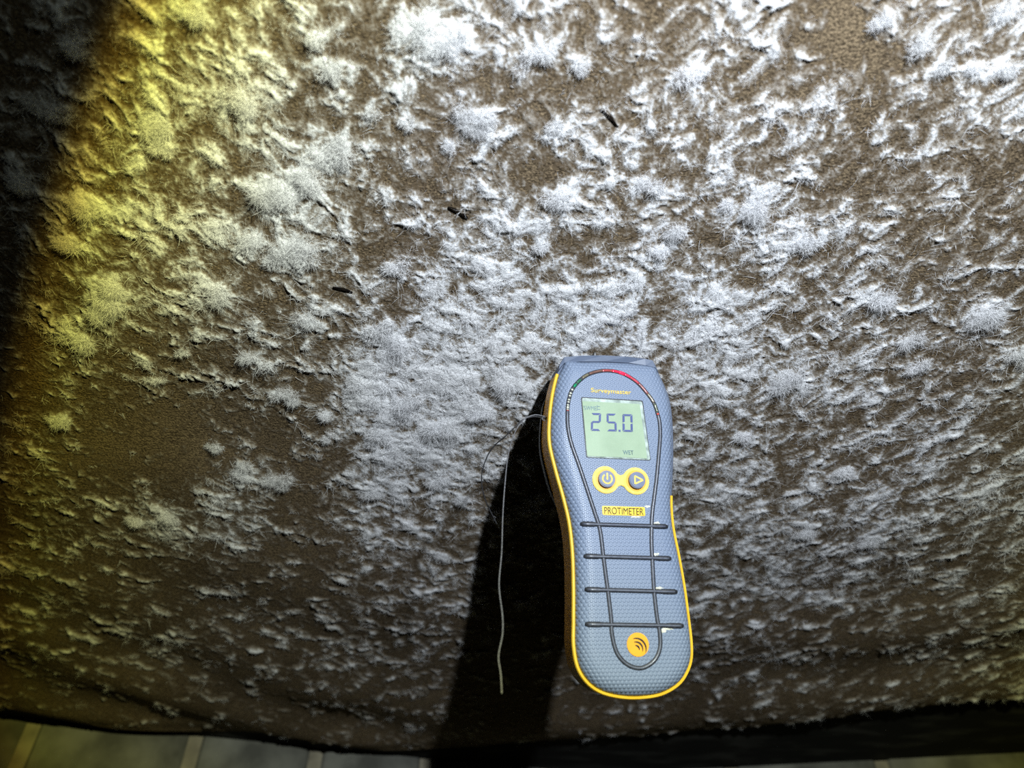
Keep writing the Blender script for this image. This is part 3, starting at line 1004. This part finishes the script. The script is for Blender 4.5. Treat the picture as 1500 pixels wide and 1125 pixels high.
def eight(rad, neck):
    """outline of two discs joined by a curved neck"""
    pts = []
    a0 = math.radians(28)
    for k in range(41):
        a_ = a0 + (2 * math.pi - 2 * a0) * k / 40
        pts.append(cl + dirx * math.cos(a_) * rad + diry * math.sin(a_) * rad)
    mid = cl.lerp(cr_, 0.5)
    pts.append(mid - diry * neck)
    for k in range(41):
        a_ = math.pi + a0 + (2 * math.pi - 2 * a0) * k / 40
        pts.append(cr_ + dirx * math.cos(a_) * rad + diry * math.sin(a_) * rad)
    pts.append(mid + diry * neck)
    return pts


sur = prism('button_surround', [(p.x, p.y) for p in eight(RS, RS * 0.36)], HF - 0.002, HF + 0.0008, M_letter, None, 0.0003)
tag(sur, 'yellow surround in the shape of a figure eight')


def circ(c, r_, n=36, a0=0, a1=2 * math.pi): return [c + dirx * math.cos(a0 + (a1 - a0) * k / n) * r_ + diry * math.sin(a0 + (a1 - a0) * k / n) * r_ for k in range(n)]


def stroke(pts, w, closed=False):
    """flat band polygons along a path"""
    res = []; n_ = len(pts)
    for i in range(n_ if closed else n_ - 1):
        a_, b_ = pts[i], pts[(i + 1) % n_]; d_ = (b_ - a_).normalized(); s_ = Vector((-d_.y, d_.x, 0)) * w * 0.5
        res.append([a_ - s_, b_ - s_ + d_ * w * 0.1, b_ + s_ + d_ * w * 0.1, a_ + s_])
    return res


for c, name in ((cl, 'power_button'), (cr_, 'forward_button')):
    prism('button_well', [(p.x, p.y) for p in circ(c, RS * 0.78)], HF, HF + 0.0009, M_org, sur)
    bt = prism(name, [(p.x, p.y) for p in circ(c, RS * 0.61)], HF, HF + 0.0032, M_btn, None, 0.0004)
    zt = HF + 0.0032
    if name == 'power_button':
        ring = [c + dirx * math.sin(a_) * RS * 0.34 + diry * math.cos(a_) * RS * 0.34 for a_ in [math.radians(38 + 284 * k / 28) for k in range(29)]]
        flat('power_symbol', stroke(ring, RS * 0.11) + stroke([c + diry * RS * 0.42, c - diry * RS * 0.06], RS * 0.11), M_letter, bt, zt)
    else:
        tri = [c + dirx * RS * 0.40, c - dirx * RS * 0.20 + diry * RS * 0.29, c - dirx * RS * 0.20 - diry * RS * 0.29]
        flat('forward_symbol', stroke(tri, RS * 0.11, True), M_letter, bt, zt)

# maker's plate and emblem ----------------------------------------------
pq = [loc(*p, HF) for p in ((881.7, 741), (944.2, 743), (945.3, 756), (882.5, 754.3))]
pl = prism('name_plate', [(p.x, p.y) for p in rounded(pq, 0.0008)], HF - 0.001, HF + 0.0003, M_plate, None, 0.0001)
tag(pl, 'small yellow name plate')
lettering('plate_lettering', 'PROTIMETER', ((885, 742.6), (942.2, 744.6), (885.4, 752.8)), HF + 0.0004, M_ink, pl, 0.0)
lc = loc(934.2, 944.3, HF)
RL = (loc(950.3, 944.6, HF) - lc).length
lg = prism('emblem', [(p.x, p.y) for p in circ(lc, RL, 40)], HF - 0.001, HF + 0.0004, M_org, None, 0.00015)
tag(lg, 'orange round emblem with three curved strokes')


def swoosh(r_, off, w, a0, a1):
    out1, out2 = [], []
    c = lc + dirx * off[0] * RL + diry * off[1] * RL
    for k in range(15):
        s = k / 14; a_ = math.radians(a0 + (a1 - a0) * s); ww = w * math.sin(math.pi * min(1, 0.08 + s * 0.92)) ** 0.7
        d_ = dirx * math.cos(a_) + diry * math.sin(a_)
        out1.append(c + d_ * (r_ * RL)); out2.append(c + d_ * (r_ * RL - ww * RL))
    return out1 + out2[::-1]


for r_, off in ((0.86, (-0.1, -0.28)), (0.58, (-0.13, -0.30)), (0.30, (-0.16, -0.32))):
    flat('emblem_stroke', [swoosh(r_, off, 0.15, 112, -32)], M_ink, lg, HF + 0.0005)

# worn pale patches beside the grip bars
for (cx_, cy_, rx_, ry_) in ((962, 766.5, 6, 3.0), (960, 812, 6, 2.6), (963, 861.5, 10, 2.4), (977, 921, 10, 2.6), (972, 924, 4, 4), (948, 742, 5, 2.2), (932, 757.2, 9, 1.6), (869, 767, 4, 1.5)):
    poly = []
    for k in range(16):
        a_ = 2 * math.pi * k / 16; q = random.uniform(0.55, 1.1)
        poly.append(surf(cx_ + rx_ * q * math.cos(a_), cy_ + ry_ * q * math.sin(a_)))
    cpt = on(sum(poly, Vector()) / 16, 0.0002)
    vs = [on(p, 0.00003) for p in poly] + [cpt]
    mesh_py('worn_patch', vs, [(k, (k + 1) % 16, 16) for k in range(16)], M_chip, meter)

# steel pins into the ceiling
MWi = MW.inverted()
zdir = (MW.to_3x3().transposed() @ Vector((0, 0, 1)))
for px in (872, 906):
    b0 = loc(px, 526, -0.010)
    tip_w = MW @ b0
    up_l = Vector((0, 1, 0)); upw = MW.to_3x3() @ up_l
    Lp = (CEIL_Z + 0.002 - tip_w.z) / upw.z
    n_ = 8
    tube('pin', [b0 + up_l * (Lp * k / n_ - 0.004) for k in range(n_ + 1)], 0.0009, M_steel, meter, 10, taper=[1.5, 1.5, 1, 1, 1, 1, 1, 0.8, 0.35])
    tube('pin_collar', [b0 + up_l * q for q in (-0.005, -0.003, -0.0015, -0.0005)], 0.0024, M_cap, meter, 14, taper=[1, 1, 0.95, 0.7])

# ------------------------------------------------------------------ thread hanging from the meter's left side
M_thr, t, b = new_mat('lit_thread', (0.06, 0.06, 0.065), 0.5, 0.5); vary(t, b, (0.07, 0.07, 0.075), (0.16, 0.16, 0.17), 2000)  # dark thread painted lighter grey, as the torch lights the long strand
M_thr2, t, b = new_mat('shaded_thread', (0.012, 0.012, 0.014), 0.5, 0.4); vary(t, b, (0.008, 0.008, 0.01), (0.02, 0.02, 0.022), 2000)  # same thread, shade on the short strand put into a blacker colour
thread = bpy.data.objects.new('loose_thread', None); COL.objects.link(thread)
knot_c = MC + ex * loc(800, 612).x + ey * loc(800, 612).y - ez * 0.006
tw = c2w(knot_c); thread.location = tw
tag(thread, 'thin dark thread knotted to the left side of the meter, hanging down', 'thread')


def strand(name, pix, depths, rad, mat=None):
    pts = [c2w(ray(px, py) * z_) - tw for (px, py), z_ in zip(pix, depths)]
    return tube(name, spline(pts, 8), rad, mat or M_thr, thread, 6, up=Vector((0.3, 0.9, 0.1)))


zk = knot_c.z
LONG = [(799, 612), (794, 609), (782, 608), (768, 614), (757, 628), (749, 648), (743.5, 672), (740.5, 700), (738, 730), (736.3, 760), (734.8, 809), (731, 857), (735.8, 900), (736, 929), (730.2, 961), (733.5, 988), (735, 1016)]
y0_ = LONG[5][1]
dl = []
pv = c2w(ray(*LONG[4]) * (zk - 0.004))
for i, (px, py) in enumerate(LONG):
    if i < 5: dl.append(zk - 0.001 * i)
    else:      # straight down under its own weight: constant distance in plan
        v = (CY - py) / F
        dl.append(pv.y / (CP - v * SP))
strand('long_strand', LONG, dl, 0.00030)
SHORT = [(799, 613), (793, 611.5), (780, 610.5), (765, 615.5), (752, 628), (738, 641), (724, 653), (714, 668), (706.5, 690), (706, 712), (712, 735), (721, 754), (728, 768)]
strand('short_strand', SHORT, [zk - 0.001 * min(i, 4) + 0.002 * max(0, i - 5) ** 0.5 for i in range(len(SHORT))], 0.00034, M_thr2)
strand('knot', [(797, 609), (794, 613), (797, 616), (800, 612), (796, 610), (795, 615)], [zk, zk - 0.001, zk, zk + 0.001, zk - 0.001, zk], 0.0003)
strand('end_knot', [(722, 756), (726, 758), (723, 761), (726, 764), (724, 759)], [zk + 0.0035] * 5, 0.0003, M_thr2)
